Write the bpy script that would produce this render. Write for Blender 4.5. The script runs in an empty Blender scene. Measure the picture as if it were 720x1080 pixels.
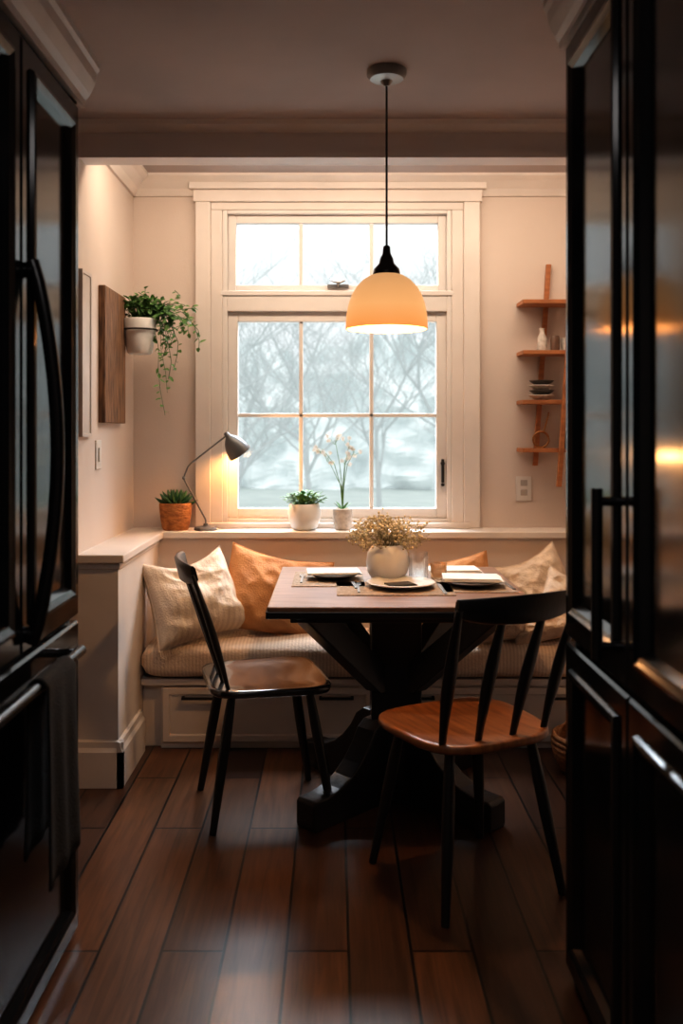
import bpy, math, random
from mathutils import Vector, Matrix, Euler, noise
import bmesh
random.seed(7)
SC = bpy.context.scene
COL = SC.collection
SC.view_settings.view_transform='Standard'
try: SC.view_settings.look='Medium High Contrast'
except Exception: pass

# ------------------------------------------------------------ mesh builder
class M:
    def __init__(s): s.v=[]; s.f=[]
    def add(s, vs, fs):
        o=len(s.v); s.v+= [tuple(p) for p in vs]; s.f+=[tuple(i+o for i in f) for f in fs]
    def box(s, x0,x1,y0,y1,z0,z1, R=None, c=None):
        vs=[Vector((x,y,z)) for x in (x0,x1) for y in (y0,y1) for z in (z0,z1)]
        if R is not None:
            cc=Vector(c) if c is not None else Vector(((x0+x1)/2,(y0+y1)/2,(z0+z1)/2))
            vs=[cc+R@(p-cc) for p in vs]
        s.add(vs,[(0,1,3,2),(4,6,7,5),(0,4,5,1),(2,3,7,6),(0,2,6,4),(1,5,7,3)])
        return s
    def tube(s, pts, rad, n=8, cap=True, flat=None):
        pts=[Vector(p) for p in pts]
        if not isinstance(rad,(list,tuple)): rad=[rad]*len(pts)
        vs=[];fs=[]
        t0=(pts[1]-pts[0]).normalized()
        ref=Vector((0,0,1)) if abs(t0.z)<0.9 else Vector((1,0,0))
        if flat is not None: ref=Vector(flat[0])
        nrm=(ref-t0*ref.dot(t0)).normalized()
        for i,p in enumerate(pts):
            if i==0: t=t0
            elif i==len(pts)-1: t=(pts[i]-pts[i-1]).normalized()
            else: t=((pts[i+1]-pts[i]).normalized()+(pts[i]-pts[i-1]).normalized()).normalized()
            nrm=(nrm-t*nrm.dot(t)).normalized()
            b=t.cross(nrm)
            k=flat[1] if flat is not None else 1
            for j in range(n):
                a=2*math.pi*j/n
                vs.append(p+nrm*math.cos(a)*rad[i]+b*math.sin(a)*rad[i]*k)
        for i in range(len(pts)-1):
            for j in range(n):
                fs.append((i*n+j,i*n+(j+1)%n,(i+1)*n+(j+1)%n,(i+1)*n+j))
        if cap:
            fs.append(tuple(range(n))[::-1]); fs.append(tuple((len(pts)-1)*n+j for j in range(n)))
        s.add(vs,fs); return s
    def lathe(s, prof, n=32, o=(0,0,0), close=False):
        vs=[];fs=[]
        for r,z in prof:
            for j in range(n):
                a=2*math.pi*j/n
                vs.append((o[0]+max(r,1e-4)*math.cos(a),o[1]+max(r,1e-4)*math.sin(a),o[2]+z))
        m=len(prof)
        for i in range(m-1 if not close else m):
            i2=(i+1)%m
            for j in range(n):
                fs.append((i*n+j,i*n+(j+1)%n,i2*n+(j+1)%n,i2*n+j))
        if not close:
            fs.append(tuple(range(n))[::-1]); fs.append(tuple((m-1)*n+j for j in range(n)))
        s.add(vs,fs); return s
    def prism(s, poly, vec):
        v=Vector(vec); n=len(poly); a=[Vector(p) for p in poly]
        s.add(a+[p+v for p in a],[tuple(range(n))[::-1],tuple(range(n,2*n))]+[(i,(i+1)%n,n+(i+1)%n,n+i) for i in range(n)])
        return s
    def panel(s,O,U,V,N,w,h,rings):
        O=Vector(O);U=Vector(U);V=Vector(V);N=Vector(N)
        vs=[];fs=[]
        for ins,d in rings:
            for a,b in ((ins,ins),(w-ins,ins),(w-ins,h-ins),(ins,h-ins)):
                vs.append(O+U*a+V*b+N*d)
        for i in range(len(rings)-1):
            for j in range(4):
                fs.append((i*4+j,i*4+(j+1)%4,(i+1)*4+(j+1)%4,(i+1)*4+j))
        fs.append((3,2,1,0)); k=(len(rings)-1)*4; fs.append((k,k+1,k+2,k+3))
        s.add(vs,fs); return s
    def leaf(s,p,d,up,L,W):
        p=Vector(p); d=Vector(d).normalized(); up=Vector(up)
        sd=d.cross(up)
        if sd.length<1e-3: sd=Vector((1,0,0))
        sd.normalize(); nn=sd.cross(d)
        s.add([p,p+d*L*.35+sd*W*.5+nn*W*.12,p+d*L*.75+sd*W*.36,p+d*L-nn*W*.15,p+d*L*.75-sd*W*.36,p+d*L*.35-sd*W*.5+nn*W*.12,p+d*L*.5-nn*W*.05],
              [(0,1,6),(1,2,6),(2,3,6),(3,4,6),(4,5,6),(5,0,6)])
    def ball(s,c,r,n=6,m=4,sz=1):
        vs=[];fs=[]
        for i in range(m+1):
            ph=math.pi*i/m
            for j in range(n):
                a=2*math.pi*j/n
                q=max(math.sin(ph),.01)
                vs.append((c[0]+r*q*math.cos(a),c[1]+r*q*math.sin(a),c[2]+r*sz*math.cos(ph)))
        for i in range(m):
            for j in range(n):
                fs.append((i*n+j,i*n+(j+1)%n,(i+1)*n+(j+1)%n,(i+1)*n+j))
        s.add(vs,fs)
    def obj(s,name,mat,parent=None,loc=(0,0,0),rot=(0,0,0),smooth=None,bevel=0,recalc=True):
        me=bpy.data.meshes.new(name); me.from_pydata(s.v,[],s.f); me.update()
        if recalc:
            bm=bmesh.new(); bm.from_mesh(me); bmesh.ops.recalc_face_normals(bm,faces=bm.faces); bm.to_mesh(me); bm.free()
        ob=bpy.data.objects.new(name,me); COL.objects.link(ob)
        ob.location=loc; ob.rotation_euler=rot
        if mat: me.materials.append(mat)
        if smooth:
            me.shade_smooth(); me.set_sharp_from_angle(angle=math.radians(smooth))
        if bevel:
            b=ob.modifiers.new('bevel','BEVEL'); b.width=bevel; b.segments=2; b.limit_method='ANGLE'; b.angle_limit=math.radians(40)
        if parent: ob.parent=parent
        return ob

def root(name,label,cat,loc=(0,0,0),rot=(0,0,0),group=None):
    e=bpy.data.objects.new(name,None); e.empty_display_size=.05; COL.objects.link(e)
    e.location=loc; e.rotation_euler=rot; e['label']=label; e['category']=cat
    if group: e['group']=group
    return e
def tag(o,label,cat,group=None):
    o['label']=label; o['category']=cat
    if group: o['group']=group
    return o
def struct(o): o['kind']='structure'; return o
def dup(r,loc,rot,label=None):
    def cp(o,par):
        c=o.copy(); COL.objects.link(c)
        if par: c.parent=par
        for ch in list(o.children):
            cp(ch,c)
        return c
    c=cp(r,None); c.location=loc; c.rotation_euler=rot
    if label: c['label']=label
    return c

# ------------------------------------------------------------ materials
def mat(name,col,rough=.5,metal=0,col2=None,scale=8,stretch=(1,1,1),bump=0,bscale=None,emis=None,es=0,spec=.5,coat=0,detail=4,trans=0):
    m=bpy.data.materials.new(name); m.use_nodes=True
    nt=m.node_tree; b=nt.nodes['Principled BSDF']
    b.inputs['Base Color'].default_value=(*col,1); b.inputs['Roughness'].default_value=rough
    b.inputs['Metallic'].default_value=metal; b.inputs['Specular IOR Level'].default_value=spec
    b.inputs['Coat Weight'].default_value=coat; b.inputs['Coat Roughness'].default_value=.08
    tc=nt.nodes.new('ShaderNodeTexCoord'); mp=nt.nodes.new('ShaderNodeMapping')
    nt.links.new(tc.outputs['Object'],mp.inputs[0]); mp.inputs['Scale'].default_value=stretch
    no=nt.nodes.new('ShaderNodeTexNoise'); no.inputs['Scale'].default_value=scale; no.inputs['Detail'].default_value=detail
    nt.links.new(mp.outputs[0],no.inputs['Vector'])
    c2=col2 if col2 else tuple(x*.88 for x in col)
    rp=nt.nodes.new('ShaderNodeValToRGB'); rp.color_ramp.elements[0].position=.35; rp.color_ramp.elements[1].position=.65
    rp.color_ramp.elements[0].color=(*c2,1); rp.color_ramp.elements[1].color=(*col,1)
    nt.links.new(no.outputs['Fac'],rp.inputs[0]); nt.links.new(rp.outputs[0],b.inputs['Base Color'])
    if bump:
        bn=nt.nodes.new('ShaderNodeBump'); bn.inputs['Strength'].default_value=bump; bn.inputs['Distance'].default_value=.01
        n2=nt.nodes.new('ShaderNodeTexNoise'); n2.inputs['Scale'].default_value=bscale or scale*4
        nt.links.new(mp.outputs[0],n2.inputs['Vector'])
        nt.links.new(n2.outputs['Fac'],bn.inputs['Height']); nt.links.new(bn.outputs[0],b.inputs['Normal'])
    if emis:
        b.inputs['Emission Color'].default_value=(*emis,1); b.inputs['Emission Strength'].default_value=es
    if trans: b.inputs['Transmission Weight'].default_value=trans
    return m

WALL=mat('wall_paint',(.64,.54,.475),.75,col2=(.61,.515,.45),scale=2,bump=.05,bscale=120)
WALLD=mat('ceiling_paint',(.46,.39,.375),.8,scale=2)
BEAM=mat('beam_paint',(.82,.75,.73),.6,scale=2)
TRIM=mat('trim_paint',(.73,.655,.60),.42,scale=3)
WFR=mat('window_frame_paint',(.74,.685,.64),.4,scale=3)
BLK=mat('black_lacquer',(.008,.009,.010),.13,scale=3,col2=(.007,.008,.009),coat=0,spec=.34)
BLKM=mat('black_handle',(.012,.012,.013),.25,metal=.3)
BLKW=mat('black_wood_paint',(.012,.011,.011),.34,scale=20,stretch=(1,1,.1),bump=.08)
IRON=mat('black_iron',(.015,.014,.014),.45)
SEAT=mat('seat_wood',(.34,.13,.045),.32,col2=(.19,.066,.024),scale=9,stretch=(6,.8,1),bump=.06,coat=.25)
SEATD=mat('dark_seat_wood',(.022,.020,.020),.2,col2=(.016,.015,.015),scale=9,stretch=(6,.8,1),bump=.03,coat=.8)
TOPW=mat('table_wood',(.30,.165,.10),.36,col2=(.19,.10,.06),scale=7,stretch=(.8,7,1),bump=.05)
SHW=mat('shelf_wood',(.44,.17,.065),.5,col2=(.30,.11,.04),scale=10,stretch=(1,4,6))
ARTW=mat('rough_wood',(.32,.165,.08),.7,col2=(.09,.045,.025),scale=14,stretch=(8,8,.6),bump=.6)
CREAM=mat('cream_linen',(.74,.62,.50),.9,col2=(.60,.49,.39),scale=26,bump=.5,bscale=120)
TAN=mat('tan_linen',(.62,.32,.14),.9,col2=(.46,.22,.095),scale=9,bump=.4,bscale=140)
BEIGE=mat('beige_linen',(.70,.54,.40),.9,col2=(.55,.40,.29),scale=22,bump=.5,bscale=120)
WHITE=mat('white_ceramic',(.78,.75,.71),.3,scale=6)
STONE=mat('pale_stone',(.62,.56,.50),.75,col2=(.46,.40,.35),scale=60,bump=.2)
POTW=mat('pale_pot',(.80,.78,.74),.6,scale=20)
TERRA=mat('woven_orange',(.50,.20,.06),.8,col2=(.28,.10,.03),scale=35,stretch=(1,1,2),bump=.6,bscale=60)
GREEN=mat('leaf_green',(.14,.28,.07),.5,col2=(.06,.16,.04),scale=15)
GREEN2=mat('deep_leaf_green',(.06,.16,.06),.5,col2=(.03,.09,.035),scale=15)
STEM=mat('dry_stem',(.30,.24,.12),.7)
FLOW=mat('dried_flower',(.70,.60,.40),.8,col2=(.52,.42,.25),scale=40)
def petal():
    m=mat('white_petal',(.85,.82,.76),.6); nt=m.node_tree; b=nt.nodes['Principled BSDF']
    tr=nt.nodes.new('ShaderNodeBsdfTranslucent'); tr.inputs[0].default_value=(.85,.82,.76,1)
    mx=nt.nodes.new('ShaderNodeMixShader'); mx.inputs[0].default_value=.22
    nt.links.new(b.outputs[0],mx.inputs[1]); nt.links.new(tr.outputs[0],mx.inputs[2]); nt.links.new(mx.outputs[0],nt.nodes['Material Output'].inputs[0]); return m
ORCH=petal()
GREY=mat('grey_metal',(.16,.16,.16),.4,metal=.5)
CANO=mat('canopy_metal',(.35,.34,.33),.4,metal=.5)
NICK=mat('nickel',(.35,.33,.31),.3,metal=.9)
NAP=mat('napkin_cloth',(.80,.77,.73),.9,scale=12,bump=.2,bscale=200)
NAPD=mat('charcoal_cloth',(.05,.045,.04),.8,scale=12,bump=.2,bscale=200)
MATT=mat('woven_placemat',(.40,.31,.23),.9,col2=(.28,.21,.15),scale=90,bump=.4)
DARKC=mat('dark_stoneware',(.06,.052,.045),.35)
BRONZE=mat('bronze',(.35,.16,.06),.35,metal=.8)
PLATE=mat('white_plastic',(.75,.70,.65),.4)
TOWEL=mat('charcoal_towel',(.006,.006,.006),.95,scale=20,bump=.5,bscale=200)
WICK=mat('wicker',(.40,.18,.07),.8,col2=(.22,.09,.03),scale=50,bump=.6)
GART=mat('grey_canvas',(.62,.55,.50),.8)
OUTG=mat('grass_haze_glow',(.36,.41,.39),1,col2=(.30,.35,.34),scale=1.2,emis=(.66,.73,.74),es=.12)  # faint self-glow puts the outdoor haze into the grass colour
BARK=mat('bark_haze_glow',(.30,.32,.32),1,col2=(.26,.28,.28),scale=2,emis=(.66,.73,.74),es=.32)  # emission paints mist over the bark; no lamp here
HEDGE=mat('foliage_haze_glow',(.58,.62,.62),1,col2=(.42,.47,.47),scale=1.4,detail=12,emis=(.66,.73,.74),es=.34)  # treeline haze is painted in with pale colour and emission

def stripes(name,ca,cb,scale,axis='X'):
    m=mat(name,(.6,.43,.32),.9,bump=.4,bscale=130)
    nt=m.node_tree; b=nt.nodes['Principled BSDF']
    tc=nt.nodes.new('ShaderNodeTexCoord'); w=nt.nodes.new('ShaderNodeTexWave'); w.bands_direction=axis
    w.inputs['Scale'].default_value=scale; w.inputs['Distortion'].default_value=.3
    nt.links.new(tc.outputs['Object'],w.inputs['Vector'])
    rp=nt.nodes.new('ShaderNodeValToRGB'); rp.color_ramp.elements[0].color=(*ca,1); rp.color_ramp.elements[1].color=(*cb,1)
    nt.links.new(w.outputs['Fac'],rp.inputs[0]); nt.links.new(rp.outputs[0],b.inputs['Base Color'])
    return m
TICK=stripes('striped_ticking',(.61,.47,.37),(.74,.60,.48),22)
CSTR=stripes('striped_linen',(.66,.55,.45),(.76,.65,.53),12)

def floor_mat():
    m=bpy.data.materials.new('dark_plank_floor'); m.use_nodes=True; nt=m.node_tree; N=nt.nodes; L=nt.links
    b=N['Principled BSDF']
    tc=N.new('ShaderNodeTexCoord'); sp=N.new('ShaderNodeSeparateXYZ'); L.new(tc.outputs['Object'],sp.inputs[0])
    sb=N.new('ShaderNodeMath'); sb.operation='SUBTRACT'; L.new(sp.outputs['X'],sb.inputs[0]); sb.inputs[1].default_value=.037-10*.156
    cb=N.new('ShaderNodeCombineXYZ'); ad=N.new('ShaderNodeMath'); ad.inputs[1].default_value=10.35; L.new(sp.outputs['Y'],ad.inputs[0])
    L.new(ad.outputs[0],cb.inputs['X']); L.new(sb.outputs[0],cb.inputs['Y'])
    br=N.new('ShaderNodeTexBrick'); br.offset=.38; br.offset_frequency=2; br.squash=1
    br.inputs['Scale'].default_value=1; br.inputs['Brick Width'].default_value=1.15; br.inputs['Row Height'].default_value=.156
    br.inputs['Mortar Size'].default_value=.0040; br.inputs['Mortar Smooth'].default_value=.1; br.inputs['Bias'].default_value=0
    br.inputs['Color1'].default_value=(.030,.014,.009,1); br.inputs['Color2'].default_value=(.115,.050,.023,1); br.inputs['Mortar'].default_value=(.0015,.001,.001,1)
    L.new(cb.outputs[0],br.inputs['Vector'])
    mp=N.new('ShaderNodeMapping'); mp.inputs['Scale'].default_value=(18,1.0,1); L.new(tc.outputs['Object'],mp.inputs[0])
    vo=N.new('ShaderNodeVectorMath'); vo.operation='ADD'; L.new(mp.outputs[0],vo.inputs[0])
    sc=N.new('ShaderNodeVectorMath'); sc.operation='SCALE'; sc.inputs['Scale'].default_value=90; L.new(br.outputs['Color'],sc.inputs[0]); L.new(sc.outputs[0],vo.inputs[1])
    no=N.new('ShaderNodeTexNoise'); no.inputs['Scale'].default_value=3.0; no.inputs['Detail'].default_value=7; no.inputs['Roughness'].default_value=.58; no.inputs['Distortion'].default_value=.8
    L.new(vo.outputs[0],no.inputs['Vector'])
    rp=N.new('ShaderNodeValToRGB'); rp.color_ramp.elements[0].position=.3; rp.color_ramp.elements[1].position=.7
    rp.color_ramp.elements[0].color=(.55,.53,.51,1); rp.color_ramp.elements[1].color=(1.45,1.38,1.3,1)
    L.new(no.outputs['Fac'],rp.inputs[0])
    mx=N.new('ShaderNodeMix'); mx.data_type='RGBA'; mx.blend_type='MULTIPLY'; mx.inputs[0].default_value=1
    L.new(br.outputs['Color'],mx.inputs[6]); L.new(rp.outputs[0],mx.inputs[7]); L.new(mx.outputs[2],b.inputs['Base Color'])
    mr=N.new('ShaderNodeMapRange'); mr.inputs[3].default_value=.26; mr.inputs[4].default_value=.36; L.new(no.outputs['Fac'],mr.inputs[0]); L.new(mr.outputs[0],b.inputs['Roughness'])
    b.inputs['Specular IOR Level'].default_value=.5
    iv=N.new('ShaderNodeMath'); iv.operation='SUBTRACT'; iv.inputs[0].default_value=1; L.new(br.outputs['Fac'],iv.inputs[1])
    m2=N.new('ShaderNodeMath'); m2.operation='MULTIPLY_ADD'; L.new(no.outputs['Fac'],m2.inputs[0]); m2.inputs[1].default_value=.08; L.new(iv.outputs[0],m2.inputs[2])
    bp=N.new('ShaderNodeBump'); bp.inputs['Strength'].default_value=.6; bp.inputs['Distance'].default_value=.004
    L.new(m2.outputs[0],bp.inputs['Height']); L.new(bp.outputs[0],b.inputs['Normal'])
    return m
FLOOR=floor_mat()

def pane_mat(name,fac,tint=(1,1,1)):
    m=bpy.data.materials.new(name); m.use_nodes=True; nt=m.node_tree; N=nt.nodes; L=nt.links
    N.remove(N['Principled BSDF']); out=N['Material Output']
    t=N.new('ShaderNodeBsdfTransparent'); t.inputs[0].default_value=(*tint,1)
    g=N.new('ShaderNodeBsdfGlossy'); g.inputs['Roughness'].default_value=.03
    lw=N.new('ShaderNodeLayerWeight'); lw.inputs[0].default_value=fac
    mx=N.new('ShaderNodeMixShader'); L.new(lw.outputs['Fresnel'],mx.inputs[0]); L.new(t.outputs[0],mx.inputs[1]); L.new(g.outputs[0],mx.inputs[2])
    L.new(mx.outputs[0],out.inputs[0]); return m
PANE=pane_mat('window_glass',.08)
def glass_mat(name,col,f):
    m=bpy.data.materials.new(name); m.use_nodes=True; nt=m.node_tree; N=nt.nodes; L=nt.links
    N.remove(N['Principled BSDF']); g=N.new('ShaderNodeBsdfGlass'); g.inputs['IOR'].default_value=1.45; g.inputs['Roughness'].default_value=.02; g.inputs['Color'].default_value=(*col,1)
    t=N.new('ShaderNodeBsdfTransparent'); t.inputs[0].default_value=(*col,1); mx=N.new('ShaderNodeMixShader'); mx.inputs[0].default_value=f
    L.new(t.outputs[0],mx.inputs[1]); L.new(g.outputs[0],mx.inputs[2]); L.new(mx.outputs[0],N['Material Output'].inputs[0]); return m
TUMB=glass_mat('tumbler_glass',(1,1,1),.85); AMBER=glass_mat('warm_clear_glass',(.98,.9,.8),.85)

def shade_mat():
    m=bpy.data.materials.new('glowing_shade'); m.use_nodes=True; nt=m.node_tree; N=nt.nodes; L=nt.links
    b=N['Principled BSDF']; b.inputs['Base Color'].default_value=(.30,.20,.12,1); b.inputs['Roughness'].default_value=.5
    tc=N.new('ShaderNodeTexCoord'); sp=N.new('ShaderNodeSeparateXYZ'); L.new(tc.outputs['Object'],sp.inputs[0])
    mr=N.new('ShaderNodeMapRange'); mr.inputs[1].default_value=0; mr.inputs[2].default_value=.17
    L.new(sp.outputs['Z'],mr.inputs[0])
    rp=N.new('ShaderNodeValToRGB'); e=rp.color_ramp.elements
    e[0].position=0; e[0].color=(1,.36,.09,1); e[1].position=1; e[1].color=(.70,.36,.15,1)
    x=e.new(.4); x.color=(1,.48,.18,1)
    L.new(mr.outputs[0],rp.inputs[0]); L.new(rp.outputs[0],b.inputs['Emission Color']); b.inputs['Emission Strength'].default_value=.8
    return m
SHADE=shade_mat()

# ------------------------------------------------------------ room shell
struct(M().box(-1.5,1.37,-1.6,4.47,-.06,0).obj('floor',FLOOR))
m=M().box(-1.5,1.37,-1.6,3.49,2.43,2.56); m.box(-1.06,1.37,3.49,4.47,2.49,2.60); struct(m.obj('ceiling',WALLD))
m=M()
m.box(-1.06,-.52,4.311,4.47,0,2.49); m.box(.55,1.37,4.311,4.47,0,2.49)
m.box(-.52,.55,4.311,4.47,0,.87); m.box(-.52,.55,4.311,4.47,2.34,2.49)
struct(m.obj('wall_back',WALL))
struct(M().box(-.94,1.25,4.14,4.311,0,.82).obj('wall_lower',WALL))
struct(M().box(-1.06,-.94,3.37,4.311,0,2.49).obj('wall_left',WALL))
struct(M().box(-1.5,-1.06,3.37,3.49,0,2.43).obj('wall_return',WALL))
struct(M().box(-1.5,-1.39,-1.6,3.37,0,2.43).obj('wall_kitchen',WALL))
struct(M().box(1.25,1.37,-1.6,4.311,0,2.49).obj('wall_right',WALL))
struct(M().box(-1.5,1.37,-1.72,-1.6,0,2.56).obj('wall_front',WALL))
struct(M().box(-.94,-.79,3.37,4.14,0,.82).obj('wall_half',TRIM))
m=M().box(-.94,1.25,4.115,4.315,.82,.85); m.box(-.965,-.765,3.345,4.14,.82,.85)
m.box(-.945,-.782,3.362,4.13,.795,.82)
struct(m.obj('trim_1',TRIM,bevel=.004))
m=M().box(-.94,1.25,3.37,3.49,2.31,2.49)
m.prism([(-1.38,3.37,2.43),(-1.38,3.325,2.43),(-1.38,3.335,2.415),(-1.38,3.36,2.40),(-1.38,3.37,2.395)],(2.63,0,0))
m.box(-1.38,1.25,3.356,3.372,2.30,2.322)
struct(m.obj('trim_2',BEAM))
m=M()
pr=[(0,0),(-.085,0),(-.085,-.012),(-.06,-.03),(-.03,-.06),(-.012,-.09),(0,-.09)]
m.prism([(-.94,4.311+a,2.49+b) for a,b in pr],(2.19,0,0))
m.prism([(-.94-a,3.49,2.49+b) for a,b in pr],(0,.821,0))
m.prism([(1.25+a,3.49,2.49+b) for a,b in pr],(0,.821,0))
struct(m.obj('trim_3',TRIM))
m=M()
for a,b in ((-.645,-.575),(.605,.68)): m.box(a,b,4.28,4.311,.85,2.37)
for a,b in ((-.575,-.52),(.55,.605)): m.box(a,b,4.293,4.311,.85,2.335)
m.box(-.575,.605,4.293,4.311,2.335,2.37)
m.box(-.655,.69,4.277,4.311,2.37,2.425); m.box(-.672,.707,4.255,4.311,2.425,2.455)
m.box(-.60,.63,4.26,4.311,.85,.875)
struct(m.obj('trim_4',TRIM,bevel=.003))
m=M()
bp_=[(0,0),(.022,0),(.022,.13),(.014,.145),(.012,.165),(0,.17)]
m.prism([(-1.38,3.37-a,b) for a,b in bp_],(.612,0,0)); m.prism([(-.79+a,3.348,b) for a,b in bp_],(0,.40,0))
struct(m.obj('baseboard_left',TRIM))
W=M()
def frame(m,x0,x1,z0,z1,w,y0,y1):
    m.box(x0,x0+w,y0,y1,z0,z1); m.box(x1-w,x1,y0,y1,z0,z1); m.box(x0+w,x1-w,y0,y1,z0,z0+w); m.box(x0+w,x1-w,y0,y1,z1-w,z1)
frame(W,-.52,.55,.87,2.34,.022,4.30,4.40)
W.box(-.498,.528,4.30,4.40,1.862,1.952)
frame(W,-.498,.528,1.952,2.318,.038,4.33,4.375)
frame(W,-.498,.528,.892,1.862,.046,4.325,4.375)
for x in (-.155,.177):
    W.box(x-.009,x+.009,4.335,4.37,1.99,2.28); W.box(x-.009,x+.009,4.335,4.37,.938,1.816)
W.box(-.452,.482,4.335,4.37,1.367,1.385)
W.box(-.53,.56,4.292,4.31,1.935,1.957)
win=struct(W.obj('window_1',WFR,bevel=.003))
m=M().box(-.46,.49,4.352,4.356,1.98,2.29); m.box(-.452,.482,4.352,4.356,.93,1.82)
gl=m.obj('pane',PANE,win)
m=M().tube([(.51,4.312,1.06),(.51,4.312,1.17)],.007); m.tube([(.51,4.325,1.15),(.51,4.305,1.15)],.010); m.tube([(.51,4.325,1.05),(.51,4.305,1.05)],.008)
m.obj('window_latch',IRON,win,smooth=40)
m=M().tube([(-.015,4.31,2.01),(.0,4.29,2.00),(.03,4.285,1.995),(.05,4.285,2.005)],.006); m.box(-.03,.07,4.315,4.33,1.975,1.99)
m.tube([(.02,4.325,1.98),(.02,4.29,1.995)],.008)
m.obj('window_latch',NICK,win,smooth=40)

# ------------------------------------------------------------ outdoors
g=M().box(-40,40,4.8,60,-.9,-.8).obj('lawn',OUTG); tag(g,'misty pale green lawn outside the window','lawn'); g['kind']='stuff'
m=M(); nx,nz=120,34; vs=[];fs=[]
for i in range(nx+1):
    for k in range(nz+1):
        x=-26+52*i/nx; hh=5.4+1.8*noise.noise(Vector((x*.25,0,3)))+1.0*noise.noise(Vector((x*1.1,5,1)))
        z=-.8+hh*k/nz
        y=34+2.2*noise.noise(Vector((x*.5,z*.6,0)))+1.4*noise.noise(Vector((x*1.6,z*1.6,4)))+2*(k/nz)**3
        vs.append((x,y,z))
for i in range(nx):
    for k in range(nz): a=i*(nz+1)+k; fs.append((a,a+1,a+nz+2,a+nz+1))
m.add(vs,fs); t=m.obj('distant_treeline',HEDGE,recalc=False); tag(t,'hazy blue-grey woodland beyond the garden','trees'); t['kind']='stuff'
def tree(loc,h,seed,spread=.55):
    rnd=random.Random(seed); m=M()
    def br(p,d,L,r,dep):
        n=3; pts=[p]; q=p.copy(); dd=d.copy()
        for i in range(n):
            dd=(dd+Vector((rnd.uniform(-.18,.18),rnd.uniform(-.18,.18),rnd.uniform(-.05,.14)))).normalized()
            q=q+dd*L/n; pts.append(q.copy())
        m.tube(pts,[r*(1-.38*i/n) for i in range(n+1)],n=3 if dep<3 else 5,cap=False)
        if dep==0: return
        k=3 if dep<5 else 4
        for i in range(k):
            j=rnd.choice([1,2,3,3]) if i else 3
            ang=rnd.uniform(0,6.28); sp=rnd.uniform(.35,.35+spread)
            a=Vector((math.cos(ang),math.sin(ang),rnd.uniform(-.15,.5)))
            nd=(dd*(1-sp*.5)+a*sp).normalized()
            br(pts[j],nd,L*rnd.uniform(.62,.84),r*.55*(1 if j<3 else 1.1),dep-1)
    br(Vector((0,0,0)),Vector((rnd.uniform(-.1,.1),0,1)),h*.23,h*.0095,6)
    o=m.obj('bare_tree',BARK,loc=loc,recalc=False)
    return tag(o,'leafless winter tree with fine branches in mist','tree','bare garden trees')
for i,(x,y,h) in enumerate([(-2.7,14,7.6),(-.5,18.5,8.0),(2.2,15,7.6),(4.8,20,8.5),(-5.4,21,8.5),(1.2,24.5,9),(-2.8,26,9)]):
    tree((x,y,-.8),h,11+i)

# ------------------------------------------------------------ refrigerator (left)
FX=-.66
fr=root('refrigerator','glossy black built-in refrigerator with panelled doors and bow handles','refrigerator',(-1.02,1.94,0))
def P(m,name,mt,r,**k):
    o=m.obj(name,mt,r,**k); o.location=-Vector(r.location); return o
body=M().box(-1.38,FX-.024,1.46,2.385,0,2.17)
P(body,'body',BLK,fr,bevel=.003)
CROWN=mat('dark_crown_paint',(.54,.48,.46),.35)
cr=[(0,2.15),(.0,2.265),(.05,2.265),(.05,2.25),(.042,2.24),(.038,2.215),(.024,2.185),(.012,2.17),(.012,2.15)]
m=M()
m.prism([(FX+a-.005,1.40,z) for a,z in cr],(0,1.02,0))
m.box(-1.38,FX-.005,2.385,2.42,2.235,2.265); m.box(-1.38,FX-.005,1.46,2.385,2.17,2.265)
m.box(-1.38,FX-.005,2.385,2.40,2.15,2.235)
P(m,'crown_molding',CROWN,fr)
RG=[(0,-.022),(0,-.006),(.006,0),(.052,0),(.056,.009),(.065,.011),(.073,.007),(.080,.004),(.092,-.010),(.10,-.010)]
def door(name,r,x,nx,y0,y1,z0,z1,rings=RG,mt=BLK):
    m=M(); m.panel((x,y0,z0),(0,1,0),(0,0,1),(nx,0,0),y1-y0,z1-z0,rings); return P(m,name,mt,r)
def child_world(m,name,mt,par,r,**k):
    o=m.obj(name,mt,None,**k); o.parent=par
    return o
for k,(y0,y1,hy) in enumerate(((1.945,2.38,1.975),(1.50,1.938,1.898))):
    d=door('door',fr,FX,1,y0,y1,.825,2.14)
    if k: continue
    m=M(); pts=[]; rr=[]
    for i in range(21):
        t=i/20; z=.845+.82*t; b=math.sin(math.pi*t)**.8
        pts.append((FX+.012+.055*b,hy,z)); rr.append(.0155)
    m.tube(pts,rr,n=12)
    m.tube([(FX-.004,hy,.865),(FX+.022,hy,.865)],.016,n=12); m.tube([(FX-.004,hy,1.645),(FX+.022,hy,1.645)],.016,n=12)
    child_world(m,'handle',BLKM,d,fr,smooth=40)
d=door('drawer',fr,FX,1,1.50,2.38,.02,.812)
m=M().tube([(FX+.05,1.56,.772),(FX+.05,2.22,.772)],.013,n=12)
for y in (1.62,2.19): m.tube([(FX-.004,y,.772),(FX+.05,y,.772)],.011,n=10)
child_world(m,'handle',BLKM,d,fr,smooth=40)
m=M(); vs=[];fs=[]; prof=[]
for k in range(13): prof.append((.022+.006*(1-k/12),.36+(.772-.36)*k/12))
for k in range(1,7): a=math.pi*k/7; prof.append((.018*math.cos(a),.772+.017*math.sin(a)))
for k in range(13): prof.append((-.020-.004*k/12,.772-(.772-.42)*k/12))
ny=20
for i in range(ny+1):
    y=1.89+.20*i/ny
    for (dx,z) in prof:
        w=.003*math.sin(i*.7+z*3)*min(1,(.79-z)*6)
        yy=y+(.772-z)*.06*(i/ny-.5)
        vs.append((FX+.05+dx+w,yy,z))
np_=len(prof)
for i in range(ny):
    for k in range(np_-1): a=i*np_+k; fs.append((a,a+1,a+np_+1,a+np_))
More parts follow.
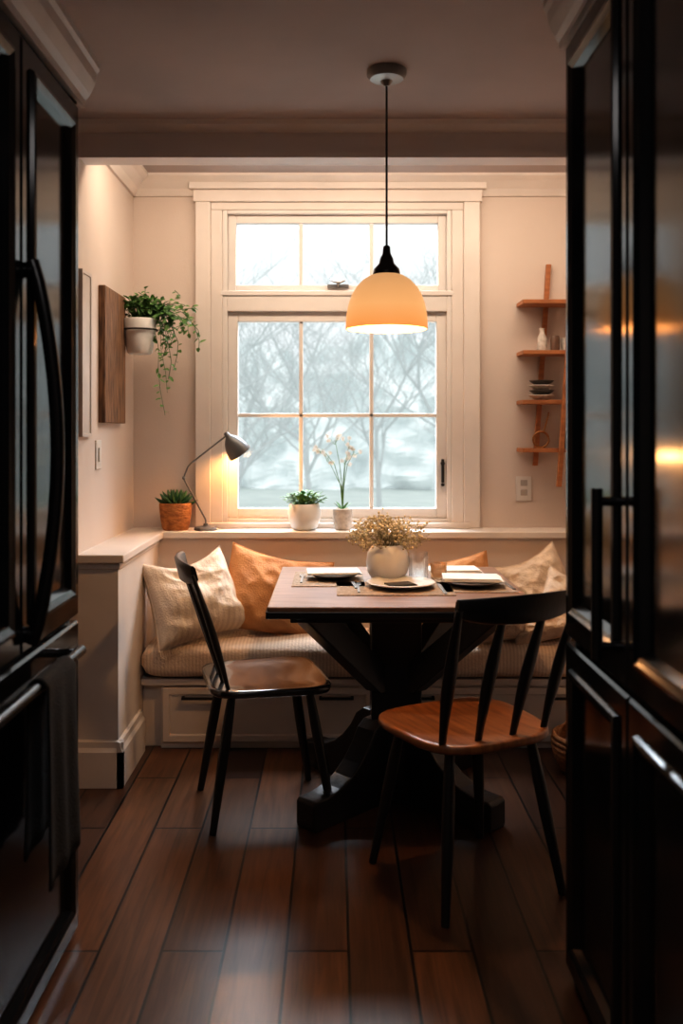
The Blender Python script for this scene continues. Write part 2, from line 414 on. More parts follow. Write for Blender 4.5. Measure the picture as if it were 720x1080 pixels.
m.add(vs,fs); tw=m.obj('kitchen_towel',TOWEL,smooth=60,recalc=False); sm=tw.modifiers.new('solid','SOLIDIFY'); sm.thickness=.004; sm.offset=0
tag(tw,'dark charcoal kitchen towel draped over the refrigerator handle','towel')

# ------------------------------------------------------------ tall cabinet (right)
CX=.552
cb=root('tall_cabinet','glossy black floor-to-ceiling cabinet with recessed panel doors','cabinet',(.9,1.66,0))
P(M().box(CX+.024,1.24,1.10,2.2,.0,2.22),'body',BLK,cb,bevel=.003)
m=M(); cr2=[(0,2.225),(0,2.34),(-.05,2.34),(-.05,2.322),(-.042,2.31),(-.036,2.285),(-.022,2.255),(-.012,2.24),(-.012,2.225)]
m.prism([(CX+.005+a,1.1,z) for a,z in cr2],(0,1.13,0)); m.box(CX+.005,1.24,2.2,2.23,2.31,2.34); m.box(CX+.005,1.24,1.1,2.2,2.22,2.34)
m.box(CX+.005,1.24,2.2,2.212,2.225,2.31)
P(m,'crown_molding',CROWN,cb)
for k,(y0,y1,hy) in enumerate(((1.735,2.195,1.775),(1.12,1.728,1.69))):
    d=door('door',cb,CX,-1,y0,y1,.815,2.215)
    if k==0:
        m=M().tube([(CX-.045,hy,.86),(CX-.045,hy,1.19)],.0115,n=12)
        for z in (.885,1.165): m.tube([(CX+.004,hy,z),(CX-.045,hy,z)],.009,n=10)
        child_world(m,'handle',BLKM,d,cb,smooth=40)
    door('drawer',cb,CX,-1,y0,y1,.03,.80)
# ------------------------------------------------------------ bench
be=root('window_bench','cream painted built-in window bench with storage drawers','bench',(.25,3.95,0))
m=M().box(-.71,1.245,3.775,4.138,0,.288); m.box(-.79,-.71,3.80,4.138,0,.288); m.box(-.788,1.245,3.755,4.138,.262,.288)
P(m,'body',TRIM,be,bevel=.003)
RB=[(0,-.018),(0,-.002),(.002,0),(.026,0),(.032,-.008)]
for (x0,x1) in ((-.70,.16),(.19,1.10)):
    m=M(); m.panel((x0,3.757,.03),(1,0,0),(0,0,1),(0,-1,0),x1-x0,.222,RB); d=P(m,'drawer',TRIM,be)
    for hx in (x0+.15,x1-.15):
        m=M().box(hx-.07,hx+.07,3.735,3.747,.208,.217); m.box(hx-.07,hx-.06,3.74,3.766,.208,.217); m.box(hx+.06,hx+.07,3.74,3.766,.208,.217)
        o=m.obj('handle',IRON); o.parent=d
m=M(); vs=[];fs=[]; nx=110; K=40; x0,x1=-.782,1.238; yc,zc=3.928,.362; hw,hh=.210,.074
for i in range(nx+1):
    u=-1+2*i/nx; x=(x0+x1)/2+u*(x1-x0)/2; es=max(0,1-abs(u)**40)**.5
    for k in range(K):
        a=2*math.pi*k/K; c,s=math.cos(a),math.sin(a); q=(abs(c)**4+abs(s)**4)**(-1/4)
        y=yc+c*q*hw*(.9+.1*es); z=zc+s*q*hh*(.25+.75*es)
        if s>0: z+=.018*noise.noise(Vector((x*3.2,c*1.5,2)))+.004
        y+=.014*noise.noise(Vector((x*4,z*5,7)))*(1 if c<0 else 0)
        vs.append((x,y,z))
for i in range(nx):
    for k in range(K): fs.append((i*K+k,i*K+(k+1)%K,(i+1)*K+(k+1)%K,(i+1)*K+k))
fs.append(tuple(range(K))); fs.append(tuple(range(nx*K,nx*K+K)))
m.add(vs,fs)
c=m.obj('bench_cushion',TICK,smooth=70)
tag(c,'long beige ticking-striped seat cushion on the window bench','cushion')

# ------------------------------------------------------------ pillows
def pillow(w,h,t,mt,loc,rot,label,seed=0,fringe=False,sag=.0,crumple=1.0):
    rnd=Vector((seed*3.1,seed*1.7,0)); n=56; m=M()
    def shape(u,v):
        x=u*w/2*(1-.08*(1-v*v)); z=v*h/2*(1-.08*(1-u*u))
        if v>0: z-=sag*h*v*(1-u*u)
        x*=1+.06*(-v)
        return x,z
    for sgn in (1,-1):
        vs=[];fs=[]
        for i in range(n+1):
            for j in range(n+1):
                u=-1+2*i/n; v=-1+2*j/n
                x,z=shape(u,v)
                e=(max(0,(1-u**4))*max(0,(1-v**4)))
                th=t/2*e**.5*(1-.22*v)
                th*=1+.30*noise.noise(Vector((u*1.2,v*1.2,sgn))+rnd)
                cr_=noise.noise(Vector((u*1.7+v*2.0,(u-v)*.8,sgn*2))+rnd)
                cr2_=noise.noise(Vector((u*2.3-v*1.6,(u+v)*1.0,sgn*5))+rnd)
                th+=crumple*(.022*(.22-abs(cr_))+.014*(.2-abs(cr2_)))*e**.6
                th+=crumple*.006*noise.noise(Vector((u*4,v*4,sgn*3))+rnd)*e**.6
                y=-sgn*max(th,0 if e<=0 else .002)
                y+=.02*noise.noise(Vector((u*1.2,v*1.2,9))+rnd)
                vs.append((x,y,z))
        for i in range(n):
            for j in range(n): a=i*(n+1)+j; fs.append((a,a+n+1,a+n+2,a+1) if sgn>0 else (a,a+1,a+n+2,a+n+1))
        m.add(vs,fs)
    pts=[]
    for k in range(4*12):
        s_=k//12; q=-1+2*(k%12)/12
        u,v=[(q,-1),(1,q),(-q,1),(-1,-q)][s_]
        x,z=shape(u,v); pts.append((x,.02*noise.noise(Vector((u*1.2,v*1.2,9))+rnd),z))
    pts.append(pts[0]); m.tube(pts,.004,n=6)
    o=m.obj('throw_pillow',mt,loc=loc,rot=rot,smooth=80)
    tag(o,label,'pillow','throw pillows on the window bench')
    if fringe:
        f=M(); rr=random.Random(seed)
        for k in range(90):
            u=-1+2*(k+.5)/90; x,z=shape(u,-1); f.tube([(x,0,z),(x+rr.uniform(-.004,.004),rr.uniform(-.006,.002),z-.018),(x+rr.uniform(-.007,.007),rr.uniform(-.012,0),z-.034)],.0016,n=4)
        f.obj('fringe',CREAM,o)
    return o
R=math.radians
pillow(.40,.38,.23,CSTR,(-.590,3.865,.608),(R(-28),R(-7),R(34)),'striped cream linen throw pillow with fringe in bench corner',1,True,.12,1.4)
pillow(.48,.37,.17,TAN,(-.250,3.97,.60),(R(-26),R(12),R(4)),'tan linen throw pillow on the striped bench cushion',2,False,.04)
pillow(.40,.32,.15,TAN,(.50,4.00,.60),(R(-20),R(-8),R(-4)),'tan linen throw pillow behind the dining table',3,False,.05)
pillow(.32,.30,.16,CREAM,(.88,4.03,.62),(R(-18),R(-24),R(-6)),'cream linen throw pillow propped against the wall',4,False,.08,1.5)
pillow(.27,.25,.16,CREAM,(1.00,3.86,.585),(R(-24),R(16),R(-14)),'crumpled cream pillow slumped in front of another pillow',5,False,.10,1.6)
pillow(.26,.18,.13,BEIGE,(.86,3.79,.525),(R(-32),R(-14),R(-8)),'small crumpled beige pillow lying on the bench cushion',7,False,.08,1.6)
pillow(.24,.16,.13,BEIGE,(.69,3.80,.512),(R(-34),R(-8),R(-4)),'small beige lumbar pillow on the bench cushion',6,False,.05,1.4)

# ------------------------------------------------------------ table
TX,TY=.22,3.31
tb=root('dining_table','square wooden dining table with black pedestal base','table',(TX,TY,0))
M().box(-.43,.43,-.43,.43,.722,.75).obj('tabletop',TOPW,tb,bevel=.004)
m=M(); frame_=[(-.434,.434,-.434,-.424),(-.434,.434,.424,.434),(-.434,-.424,-.424,.424),(.424,.434,-.424,.424)]
for a in frame_: m.box(a[0],a[1],a[2],a[3],.712,.735)
m.box(-.33,.33,-.05,.05,.68,.722); m.box(-.05,.05,-.33,.33,.68,.722)
m.box(-.36,.36,-.36,-.33,.685,.722); m.box(-.36,.36,.33,.36,.685,.722); m.box(-.36,-.33,-.33,.33,.685,.722); m.box(.33,.36,-.33,.33,.685,.722)
m.obj('apron',BLKW,tb,bevel=.003)
m=M().box(-.088,.088,-.088,.088,.05,.72); m.box(-.100,.100,-.100,.100,.0,.05)
m.obj('pedestal',BLKW,tb,bevel=.006)
for k in range(4):
    a=math.pi/4+k*math.pi/2
    prof=[(.02,0),(.44,0),(.445,.015),(.445,.088),(.435,.098),(.375,.100),(.32,.112),(.27,.135),(.225,.17),(.185,.215),(.155,.265),(.12,.29),(.02,.29)]
    m=M().prism([(s,-.042,z) for s,z in prof],(0,.084,0)); m.obj('foot',BLKW,tb,rot=(0,0,a),bevel=.005)
    m=M().prism([(.09,-.036,.385),(.115,-.036,.385),(.465,-.036,.685),(.465,-.036,.715),(.365,-.036,.715),(.09,-.036,.485)],(0,.072,0)); m.obj('brace',BLKW,tb,rot=(0,0,a),bevel=.004)

# ------------------------------------------------------------ chairs
def make_chair(name,seatmat,loc,rz,label,curve=.035,e_=3.6):
    r=root(name,label,'chair',loc,(0,0,rz),'dining chairs around the table')
    n=40; vs=[];fs=[]
    rings=[]
    def sup(a,w,d,e=e_):
        c,s=math.cos(a),math.sin(a)
        q=(abs(c)**e+abs(s)**e)**(-1/e)
        y=q*s*d; x=q*c*w*(1+.06*(q*s))
        return x,y
    for (sc,z) in [(.02,.450),(.4,.4505),(.75,.454),(.93,.459),(.98,.4585),(1,.454),(1,.441),(.97,.434),(.9,.432),(.02,.432)]:
        rings.append([(sup(2*math.pi*j/n,.218*sc,.205*sc)[0],sup(2*math.pi*j/n,.218*sc,.205*sc)[1],z) for j in range(n)])
    for rg in rings: vs+=rg
    for i in range(len(rings)-1):
        for j in range(n): fs.append((i*n+j,i*n+(j+1)%n,(i+1)*n+(j+1)%n,(i+1)*n+j))
    fs.append(tuple(range(n))); fs.append(tuple(range((len(rings)-1)*n,len(rings)*n)))
    m=M(); m.add(vs,fs); m.obj('seat',seatmat,r,smooth=50)
    for sx in (-1,1):
        for sy in (-1,1):
            p0=Vector((sx*.135,sy*.13,.433)); p1=Vector((sx*.195,sy*.20,0))
            pts=[p0.lerp(p1,t/8) for t in range(9)]
            m=M().tube(pts,[.013,.0155,.0175,.018,.0175,.016,.0145,.013,.012],n=12); m.obj('leg',BLKW,r,smooth=40)
    def bp(x,t):
        cy=-.165-.095*t-.025*(t*t)
        return Vector((x*(1+.14*t),cy-curve*(1-(x/.17)**2)*(.3+.7*t)+.02,.45+.39*t))
    for i,x in enumerate((-.17,-.058,.058,.17)):
        pts=[bp(x,t/10) for t in range(11)]
        rad=[.011,.0125,.015,.018,.020,.0205,.0195,.0175,.015,.0125,.011]
        m=M().tube(pts,rad,n=12,flat=((1,0,0),.6)); m.obj('stile' if i in(0,3) else 'spindle',BLKW,r,smooth=40)
    m=M(); vs=[];fs=[]; nn=20
    for i in range(nn+1):
        u=-1+2*i/nn; x=.192*u/1.0
        c=bp(x/1.12,1.03); 
        hh=.040*(1-.22*abs(u)**3); top=.874-.006*u*u; bot=.874-2*hh+.006*u*u
        X=c.x; Y=c.y+curve*.7*u*u
        th=.0105*(1-.2*abs(u)**4)
        for (dy,z) in ((-th,bot+.006),(-th,top-.008),(-th*.3,top),(th*.3,top),(th,top-.008),(th,bot+.006),(th*.3,bot),(-th*.3,bot)):
            vs.append((X,Y+dy-(z-.83)*.25,z))
    for i in range(nn):
        for j in range(8): fs.append((i*8+j,i*8+(j+1)%8,(i+1)*8+(j+1)%8,(i+1)*8+j))
    fs.append(tuple(range(8))); fs.append(tuple(range(nn*8,nn*8+8)))
    m.add(vs,fs); m.obj('crest_rail',BLKW,r,smooth=50)
    return r
ch=make_chair('dining_chair',SEAT,(.380,2.68,0),R(116-90),'black dining chair with honey-brown wooden seat and spindle back',.024)
ch2=make_chair('dining_chair',SEATD,(-.243,3.20,0),R(14-90),'black spindle-back dining chair with dark wooden seat',.018,6)

# ------------------------------------------------------------ pendant
PX,PY=.165,2.88
pl=root('pendant_lamp','dome pendant lamp with glowing amber shade and black cap','pendant lamp',(PX,PY,1.62))
M().lathe([(.062,.81),(.062,.795),(.052,.782),(.02,.776),(.008,.76)],32).obj('canopy',CANO,pl,smooth=40)
M().tube([(0,0,.775),(0,0,.24)],.0035,n=8).obj('cord',IRON,pl,smooth=60)
M().lathe([(.006,.262),(.011,.258),(.013,.235),(.020,.222),(.024,.205),(.040,.188),(.043,.172),(.040,.166)],32).obj('cap',BLKM,pl,smooth=50)
pf=[(.038,.172),(.055,.166),(.075,.153),(.095,.132),(.110,.106),(.120,.076),(.126,.044),(.128,.012),(.128,0)]
pf2=[(r-.003,z-.002) for r,z in pf][::-1]; pf2[0]=(.125,0)
M().lathe(pf+pf2,48,close=True).obj('lamp_shade',SHADE,pl,smooth=60)
M().lathe([(.001,.08),(.02,.085),(.03,.10),(.025,.12),(.013,.135),(.013,.165)],20).obj('bulb',mat('warm_bulb',(1,.8,.5),.4,emis=(1,.6,.28),es=4),pl,smooth=60)
def light(name,typ,loc,energy,col,size=.1,par=None,rot=None,sy=None):
    l=bpy.data.lights.new(name,typ); l.energy=energy; l.color=col
    if typ=='AREA':
        l.size=size
        if sy: l.shape='RECTANGLE'; l.size_y=sy
    else: l.shadow_soft_size=size
    o=bpy.data.objects.new(name,l); COL.objects.link(o); o.location=loc
    if rot: o.rotation_euler=rot
    if par: o.parent=par
    return o
light('pendant_glow','POINT',(0,0,.065),20,(1,.54,.22),.02,pl)

# ------------------------------------------------------------ table things
Z=.75
va=root('flower_vase','round white ceramic vase of dried baby\'s breath on the table','vase',(.197,3.38,Z))
M().lathe([(.035,0),(.055,.006),(.074,.035),(.079,.07),(.074,.105),(.058,.128),(.050,.135),(.047,.133),(.054,.122),(.066,.10),(.07,.06),(.04,.012),(.001,.01)],36).obj('vase',WHITE,va,smooth=60)
ms=M(); mf=M(); rnd=random.Random(3)
for i in range(90):
    a=rnd.uniform(0,6.28); sp=rnd.uniform(.02,.145)
    top=Vector((sp*math.cos(a),sp*math.sin(a)*.8,rnd.uniform(.16,.245)-sp*.25))
    b0=Vector((rnd.uniform(-.02,.02),rnd.uniform(-.02,.02),.09))
    md=b0.lerp(top,.5)+Vector((0,0,.02))
    ms.tube([b0,md,top],.0010,n=3,cap=False)
    for k in range(8):
        q=top+Vector((rnd.gauss(0,.015),rnd.gauss(0,.015),rnd.gauss(0,.012)))
        ms.tube([top-Vector((0,0,.02)),q],.0006,n=3,cap=False)
        mf.ball(q,rnd.uniform(.003,.0055),6,4)
ms.obj('stem',STEM,va); o=mf.obj('flower_cluster',FLOW,va); o['kind']='stuff'

def plate(loc,label,mt=WHITE,s=1,name='dinner_plate'):
    o=M().lathe([(r*s,z) for r,z in [(.055,0),(.06,.003),(.10,.012),(.118,.018),(.12,.020),(.117,.022),(.098,.017),(.07,.008),(.001,.007)]],40).obj(name,mt,loc=loc,smooth=50)
    return tag(o,label,'plate')
def placemat(loc,w,d,rz=0):
    o=M().box(-w/2,w/2,-d/2,d/2,0,.003).obj('placemat',MATT,loc=loc,rot=(0,0,rz)); return tag(o,'brown woven placemat on the dining table','placemat','woven placemats')
def napkin(loc,w,d,rz,mt,label,h=.008,n=2):
    r=M()
    for k in range(n):
        z0=k*h/n; e=.003*k
        r.box(-w/2+e,w/2-e*2,-d/2+e,d/2-e*.5,z0,z0+h/n*.86)
    r.box(-w/2,-w/2+.006,-d/2+.002,d/2-.002,0,h*.95)
    o=r.obj('folded_napkin',mt,loc=loc,rot=(0,0,rz),bevel=.0015); return tag(o,label,'napkin','folded napkins')
placemat((.21,3.21,Z),.40,.27); placemat((-.02,3.42,Z),.26,.34); placemat((.50,3.33,Z),.26,.40)
plate((.235,3.23,Z+.003),'white dinner plate with raised rim on a placemat')
plate((.0,3.42,Z+.003),'dark stoneware side plate under a folded napkin',DARKC,.78)
plate((.49,3.26,Z+.003),'dark stoneware plate beneath white napkin',DARKC,.88)
napkin((.0,3.42,Z+.0255),.20,.13,R(4),NAP,'white folded napkin on a dark plate')
napkin((.49,3.26,Z+.0255),.21,.14,R(-5),NAP,'thick white folded napkin on a dark plate',.012,3)
napkin((.47,3.60,Z),.21,.13,R(3),NAP,'white folded napkin at the far table edge',.016,3)
napkin((.235,3.23,Z+.0115),.10,.07,R(20),NAPD,'small dark folded napkin on the white plate',.006,2)
g=M().lathe([(.001,0),(.030,0),(.034,.004),(.037,.09),(.0355,.09),(.032,.010),(.001,.008)],32).obj('drinking_glass',TUMB,loc=(.31,3.37,Z),smooth=50); tag(g,'clear glass tumbler beside the flower vase','glass')
c=dup(g,(.32,3.51,Z),(0,0,0)); 
g=M().lathe([(.001,0),(.026,0),(.029,.004),(.031,.06),(.0295,.06),(.027,.010),(.001,.008)],32).obj('drinking_glass',AMBER,loc=(.39,3.43,Z),smooth=50); tag(g,'small clear glass beside the taller tumbler','glass')
def knife(loc,rz):
    m=M().box(-.006,.006,-.10,0,0,.004); m.prism([(-.007,0,0.001),(.007,0,.001),(.007,.07,.001),(.002,.10,.001),(-.007,.09,.001)],(0,0,.002))
    o=m.obj('table_knife',NICK,loc=loc,rot=(0,0,rz),bevel=.001); return tag(o,'metal table knife beside a plate','knife','table knives')
def fork(loc,rz):
    m=M().box(-.004,.004,-.10,.03,0,.003); m.prism([(-.004,.03,0),(.004,.03,0),(.011,.045,0),(.011,.06,0),(-.011,.06,0),(-.011,.045,0)],(0,0,.003))
    for k in range(4): m.box(-.011+k*.0064,-.0082+k*.0064,.06,.095,0,.0025)
    o=m.obj('table_fork',NICK,loc=loc,rot=(0,0,rz)); return tag(o,'metal table fork beside a plate','fork','table forks')
fork((.085,3.22,Z+.003),0); knife((.375,3.19,Z+.003),0); fork((-.118,3.42,Z+.003),0); knife((.62,3.28,Z+.003),R(2)); fork((.49,3.43,Z+.003),R(90)); knife((.07,3.30,Z+.003),R(5))

# ------------------------------------------------------------ ledge things
LZ=.85
r=root('potted_succulent','spiky green succulent in a woven orange pot on the ledge','potted plant',(-.725,4.215,LZ))
M().lathe([(.001,0),(.055,0),(.062,.01),(.070,.06),(.075,.118),(.072,.124),(.066,.118),(.062,.10),(.001,.098)],32).obj('pot',TERRA,r,smooth=50)
m=M(); rnd=random.Random(5)
for i in range(34):
    a=i*2.4; el=.25+1.15*(i/34); L=.105-.03*(i/34)
    d=Vector((math.cos(a)*math.cos(el),math.sin(a)*math.cos(el)*.75,math.sin(el)))
    m.tube([Vector((0,0,.10))+d*.01,Vector((0,0,.10))+d*L*.5,Vector((0,0,.10))+d*L*.8+Vector((0,0,.004)),Vector((0,0,.10))+d*L+Vector((0,0,.010))],[.008,.011,.007,.001],n=6)
m.obj('leaves',GREEN2,r,smooth=60)
r=root('potted_plant','leafy green plant in a round white ceramic pot on the sill','potted plant',(-.135,4.215,LZ))
M().lathe([(.001,0),(.045,0),(.060,.012),(.073,.05),(.076,.085),(.070,.115),(.066,.12),(.062,.115),(.064,.09),(.001,.088)],36).obj('pot',WHITE,r,smooth=50)
m=M()
for i in range(150):
    a=rnd.uniform(0,6.28); rr=rnd.uniform(.01,.088); z=.105+rnd.uniform(0,.055)*(1-rr*6)+.02
    p=Vector((rr*math.cos(a),rr*math.sin(a)*.7,z)); d=Vector((math.cos(a),math.sin(a)*.7,rnd.uniform(-.1,.9)))
    m.leaf(p,d,(0,0,1),rnd.uniform(.022,.034),rnd.uniform(.016,.024))
    m.tube([Vector((0,0,.085)),p],.0012,n=3,cap=False)
m.obj('leaves',GREEN,r,recalc=False)
r=root('potted_orchid','delicate white orchid sprays in a speckled stone pot on the sill','orchid',(.04,4.215,LZ))
M().lathe([(.001,0),(.034,0),(.040,.008),(.044,.05),(.045,.095),(.041,.098),(.037,.09),(.001,.085)],32).obj('pot',STONE,r,smooth=50)
m=M(); mf=M()
for s,(dx,h) in enumerate([(-.095,.37),(.055,.36),(-.035,.41),(.01,.32),(-.07,.33),(.03,.39)]):
    pts=[Vector((0,0,.08)),Vector((dx*.1,0,.20)),Vector((dx*.4,.005,.30 if h>.33 else .24)),Vector((dx,.01,h))]
    m.tube(pts,[.002,.0018,.0015,.001],n=5)
    for k in range(5):
        q=pts[3]+Vector((rnd.uniform(-.035,.03),rnd.uniform(-.02,.02),rnd.uniform(-.03,.03)))
        m.tube([pts[3]-Vector((0,0,.02)),q],.0008,n=3,cap=False)
        for p in range(5):
            a=p*1.256+rnd.random(); mf.leaf(q,(math.cos(a),-.3,math.sin(a)),(0,-1,0),.012,.010)
for a in (0.3,2.2,3.6,5.2):
    m.leaf((0,0,.085),(math.cos(a),math.sin(a)*.6,.9),(0,0,1),.06,.02)
m.obj('stem',GREEN,r,recalc=False); o=mf.obj('flowers',ORCH,r,recalc=False); o['kind']='stuff'
r=root('desk_lamp','grey metal adjustable desk lamp standing on the window ledge','lamp',(-.585,4.20,LZ))
M().lathe([(.001,0),(.052,0),(.054,.006),(.050,.014),(.012,.020),(.010,.03)],32).obj('base',GREY,r,smooth=40)
pts=[(0,0,.01),(0,0,.045),(-.004,0,.055),(-.096,0,.225),(-.100,0,.238),(-.096,0,.252),(-.080,-.002,.290),(-.070,-.002,.302),(.095,-.01,.43)]
m=M().tube(pts,.0040,n=8); m.ball((-.099,0,.238),.009,10,6); m.ball((.10,-.01,.434),.009,10,6)
m.obj('arm',GREY,r,smooth=50)
sh=M().lathe([(.006,.034),(.011,.030),(.013,.012),(.022,.004),(.034,-.010),(.045,-.032),(.052,-.056),(.056,-.080),(.056,-.086),(.052,-.084),(.048,-.056),(.039,-.028),(.026,-.008),(.001,.0)],32).obj('lamp_shade',GREY,r,loc=(.110,-.01,.418),rot=(R(12),R(-34),0),smooth=50)
b_=M(); b_.ball((0,0,0),.016,12,8); b_.obj('bulb',mat('small_bulb',(1,.8,.5),.4,emis=(1,.55,.22),es=4),sh,loc=(0,0,-.042),smooth=60)
light('lamp_glow','POINT',(0,0,-.096),5.5,(1,.45,.15),.02,sh)

# ------------------------------------------------------------ left wall things
o=M().box(-.9405,-.912,3.67,4.03,1.335,1.885).obj('wooden_wall_panel',ARTW,bevel=.003); tag(o,'rough brown wooden board hung on the wall','wall art')
m=M(); m.panel((-.925,3.385,1.28),(0,1,0),(0,0,1),(1,0,0),.135,.62,[(0,-.0155),(0,0),(.012,0),(.014,-.005)])
o=m.obj('framed_canvas',GART); tag(o,'narrow grey canvas hung on the wall','wall art')
def plate_sw(name,label,cat,build):
    return tag(build.obj(name,PLATE,bevel=.002),label,cat)
m=M().box(-.9405,-.934,3.62,3.70,1.15,1.265); m.box(-.934,-.928,3.645,3.675,1.18,1.235); plate_sw('light_switch','white rocker light switch on the painted wall','light switch',m)
m=M().box(.853,.925,4.305,4.3115,.975,1.09); 
o=plate_sw('wall_outlet','white electrical outlet plate below the shelf','outlet',m)
m=M()
for z in (1.0,1.045):
    m.box(.873,.905,4.3025,4.306,z,z+.028)
m.obj('socket',mat('socket_plastic',(.45,.4,.36),.5),o,bevel=.002)
r=root('hanging_plant','trailing green vine in a pale pot on a black wall bracket','potted plant',(-.855,4.05,1.64))
M().lathe([(.001,0),(.048,0),(.055,.008),(.068,.08),(.074,.145),(.071,.155),(.066,.15),(.062,.12),(.001,.118)],32).obj('pot',POTW,r,smooth=50)
m=M().box(-.085,-.075,-.03,.03,.05,.19); m.box(-.078,-.06,-.008,.008,.10,.112)
pts=[(.0775*math.cos(a*math.pi/12),.0775*math.sin(a*math.pi/12),.106) for a in range(25)]; m.tube(pts,.004,n=6)
m.box(-.085,-.05,-.01,.01,.17,.178)
m.obj('bracket',IRON,r)
ms=M(); ml=M(); rnd=random.Random(22)
strands=[]
for i in range(28):
    a=rnd.uniform(-.7,.9); out=rnd.uniform(.07,.24); drop=rnd.uniform(-.18,.14)
    strands.append((a,out,drop))
for i in range(14):
    strands.append((rnd.uniform(-2.8,-.6),rnd.uniform(.05,.09),rnd.uniform(-.16,-.03)))
strands+=[(-.25,.125,.40),(-.1,.15,.30),(.1,.20,.20),(-.2,.28,.06),(.0,.26,.11),(0,.17,.24)]
for (a,out,drop) in strands:
    c,s=math.cos(a),math.sin(a)*.6
    up=rnd.uniform(0,.12)
    P0=Vector((.02*c,.02*s,.14)); P1=Vector((c*out*.5,s*out*.5,.21+up)); P2=Vector((c*out+rnd.uniform(-.05,.08),s*out,.16-drop*.3)); P3=Vector((c*out*1.0+rnd.uniform(-.06,.03),s*out,.13-drop))
    pts=[]
    for k in range(9):
        t=k/8; pts.append(P0*(1-t)**3+P1*3*t*(1-t)**2+P2*3*t*t*(1-t)+P3*t**3+Vector((.008*math.sin(k*1.7+out*50),0,0)))
    ms.tube(pts,.0014,n=4,cap=False)
    nl=int(12+max(drop,0)*44)
    for k in range(nl):
        t=(k+.5)/nl*8; i0=min(7,int(t)); p=pts[i0].lerp(pts[i0+1],t-i0)
        d=Vector((rnd.uniform(-1,1),rnd.uniform(-1,.6),rnd.uniform(-.7,.5)))
        ml.leaf(p,d,(rnd.uniform(-.4,.4),-.6,1),rnd.uniform(.018,.036),rnd.uniform(.012,.024))
for i in range(90):
    p=Vector((rnd.uniform(-.06,.07),rnd.uniform(-.05,.05),rnd.uniform(.15,.25))); ml.leaf(p,(rnd.uniform(-1,1),rnd.uniform(-1,1),rnd.uniform(0,1)),(0,0,1),.03,.02)
    ms.tube([Vector((0,0,.12)),p],.001,n=3,cap=False)
ms.obj('stem',GREEN2,r); ml.obj('leaves',GREEN,r,recalc=False)

# ------------------------------------------------------------ shelf on back wall
r=root('wall_shelf','four-tier wooden ladder shelf mounted on the wall','shelf',(.985,4.311,1.05))
zs=[.83,.60,.375,.155]
for z in zs: M().box(-.13,.13,-.15,-.001,z,z+.018).obj('shelf_board',SHW,r,bevel=.002)
for (xt,xb,yt,yb,zt,zb) in ((.096,.030,-.16,-.16,.98,.0),(.018,-.045,-.012,-.012,1.03,.09)):
    m=M(); a=Vector((xt,yt,zt)); b=Vector((xb,yb,zb))
    m.prism([(a.x-.011,a.y-.01,a.z),(a.x+.011,a.y-.01,a.z),(b.x+.011,b.y-.01,b.z),(b.x-.011,b.y-.01,b.z)],(0,.02,0)); m.obj('upright',SHW,r,bevel=.002)
S=Vector((.985,4.311,1.05))
def put(o,dx,dy,z): o.location=S+Vector((dx,dy,z)); return o
BROWNC=mat('brown_stoneware',(.16,.09,.06),.45)
o=M().lathe([(.001,0),(.022,0),(.024,.01),(.022,.06),(.012,.08),(.010,.10),(.013,.105)],24).obj('ceramic_bottle',STONE,smooth=50); put(o,-.03,-.09,.618); tag(o,'small pale ceramic bottle on the wooden shelf','bottle')
o=M().lathe([(.001,0),(.02,0),(.022,.05),(.018,.07)],24).obj('spice_jar',BROWNC,smooth=50); put(o,.03,-.09,.618); tag(o,'small brown spice jar on the wooden shelf','jar')
for k in range(4):
    o=M().lathe([(.001,0),(.028,0),(.05,.016),(.058,.022),(.056,.024),(.03,.006),(.001,.005)],28).obj('small_bowl',DARKC if k%2 else STONE,smooth=50); put(o,-.03,-.08,.393+k*.0225)
    tag(o,'dark stoneware bowl in a stack on the shelf' if k%2 else 'pale stoneware bowl in a stack on the shelf','bowl','stacked bowls')
o=M().lathe([(.001,0),(.02,0),(.022,.09),(.018,.10)],24).obj('spice_jar',DARKC,smooth=50); put(o,.095,-.08,.393); tag(o,'tall dark spice jar on the wooden shelf','jar')
m=M(); pts=[(.036*math.cos(a*math.pi/12),0,.04+.036*math.sin(a*math.pi/12)) for a in range(25)]; m.tube(pts,.005,n=8); m.lathe([(.001,0),(.02,0),(.02,.008),(.001,.008)],20)
m.tube([(.012,0,.075),(.028,0,.13),(.036,0,.165)],.004,n=8)
o=m.obj('bronze_ring_ornament',BRONZE,smooth=50); put(o,-.035,-.09,.173); tag(o,'round bronze ring ornament on the lowest shelf','ornament')
o=M().lathe([(.001,0),(.026,0),(.032,.03),(.028,.07),(.02,.08)],24).obj('small_jug',DARKC,smooth=50); put(o,.09,-.08,.173); tag(o,'small dark jug on the lowest shelf','jug')
o=M().lathe([(.001,0),(.026,0),(.032,.03),(.03,.06)],24).obj('small_cup',STONE,smooth=50); put(o,.09,-.08,.618); tag(o,'small pale stoneware cup on the shelf','cup')

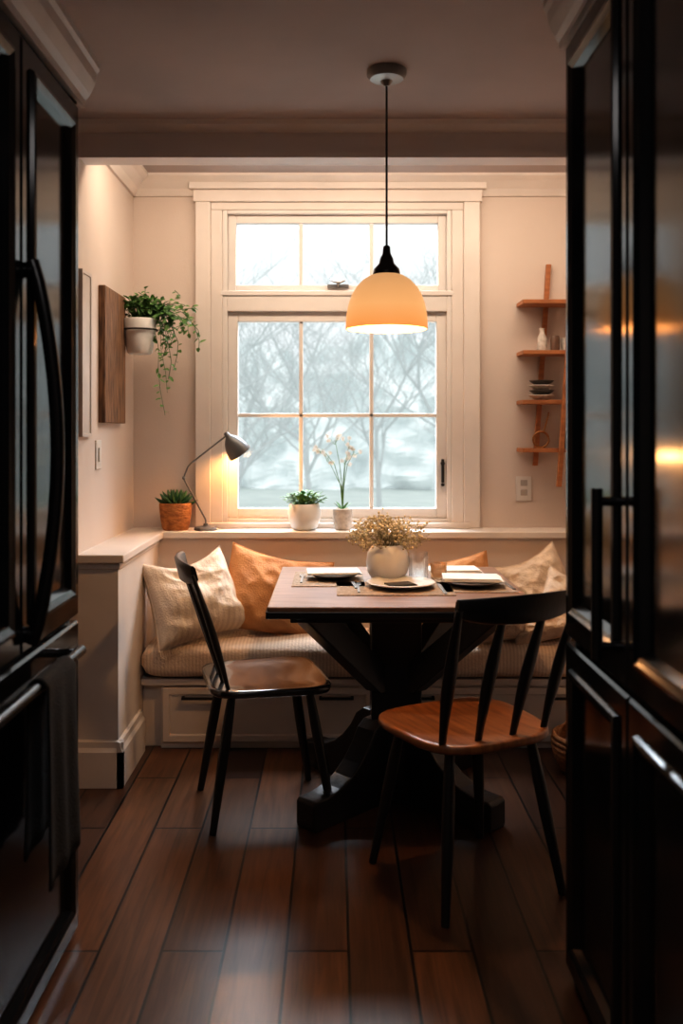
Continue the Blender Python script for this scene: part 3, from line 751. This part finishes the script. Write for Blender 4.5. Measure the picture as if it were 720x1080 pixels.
r=root('wicker_basket','round woven wicker basket on the floor by the bench','basket',(.985,3.53,0))
m=M()
for k in range(7):
    rr=.11+.03*math.sin(k/7*2.4); pts=[(rr*math.cos(a*math.pi/16),rr*math.sin(a*math.pi/16),.012+k*.02) for a in range(33)]; m.tube(pts,.011,n=6)
m.lathe([(.001,.002),(.11,.002),(.11,.01),(.001,.01)],32)
m.obj('body',WICK,r,smooth=60)
pts=[(.12*math.cos(a*math.pi/12),0,.13+.08*math.sin(a*math.pi/12)) for a in range(13)]; M().tube(pts,.008,n=6).obj('handle',WICK,r,smooth=60)

# ------------------------------------------------------------ light
w=bpy.data.worlds.new('overcast_sky'); SC.world=w; w.use_nodes=True; nt=w.node_tree
bg=nt.nodes['Background']; tc=nt.nodes.new('ShaderNodeTexCoord'); sp=nt.nodes.new('ShaderNodeSeparateXYZ'); nt.links.new(tc.outputs['Generated'],sp.inputs[0])
rp=nt.nodes.new('ShaderNodeValToRGB'); e=rp.color_ramp.elements
e[0].position=.0; e[0].color=(.40,.46,.48,1); e[1].position=.9; e[1].color=(1,1,1,1); x=e.new(.10); x.color=(.46,.49,.50,1); x=e.new(.22); x.color=(.51,.54,.54,1)
nt.links.new(sp.outputs['Z'],rp.inputs[0]); nt.links.new(rp.outputs[0],bg.inputs['Color']); bg.inputs['Strength'].default_value=1.92
a=light('sky_fill_panel','AREA',(0,6.6,4.6),1450,(.80,.90,1),6,sy=2.6)  # added area light above the view, boosts daylight through the window
d=Vector((0,3.4,.9))-a.location; a.rotation_euler=d.to_track_quat('-Z','Y').to_euler()
light('nook_fill','AREA',(.15,3.64,2.47),20,(1,.79,.60),1.9,sy=.2,rot=(R(20),0,0))  # unseen warm fill behind the beam, added to brighten the nook
light('kitchen_fill','AREA',(0,.4,2.41),9,(.98,.92,.90),.8,sy=.8)  # added overhead fill out of view, lifts the kitchen and beam

# ------------------------------------------------------------ camera
cam=bpy.data.cameras.new('camera'); co=bpy.data.objects.new('camera',cam); COL.objects.link(co)
co.location=(0,0,1.3); co.rotation_euler=(R(90),0,0)
cam.sensor_fit='VERTICAL'; cam.sensor_height=36; cam.sensor_width=24; cam.lens=970/1080*36
cam.shift_y=-(540-455)/1080; cam.shift_x=(360-352)/1080
cam.clip_start=.05
cam.dof.use_dof=True; cam.dof.focus_distance=3.4; cam.dof.aperture_fstop=2.6
SC.camera=co
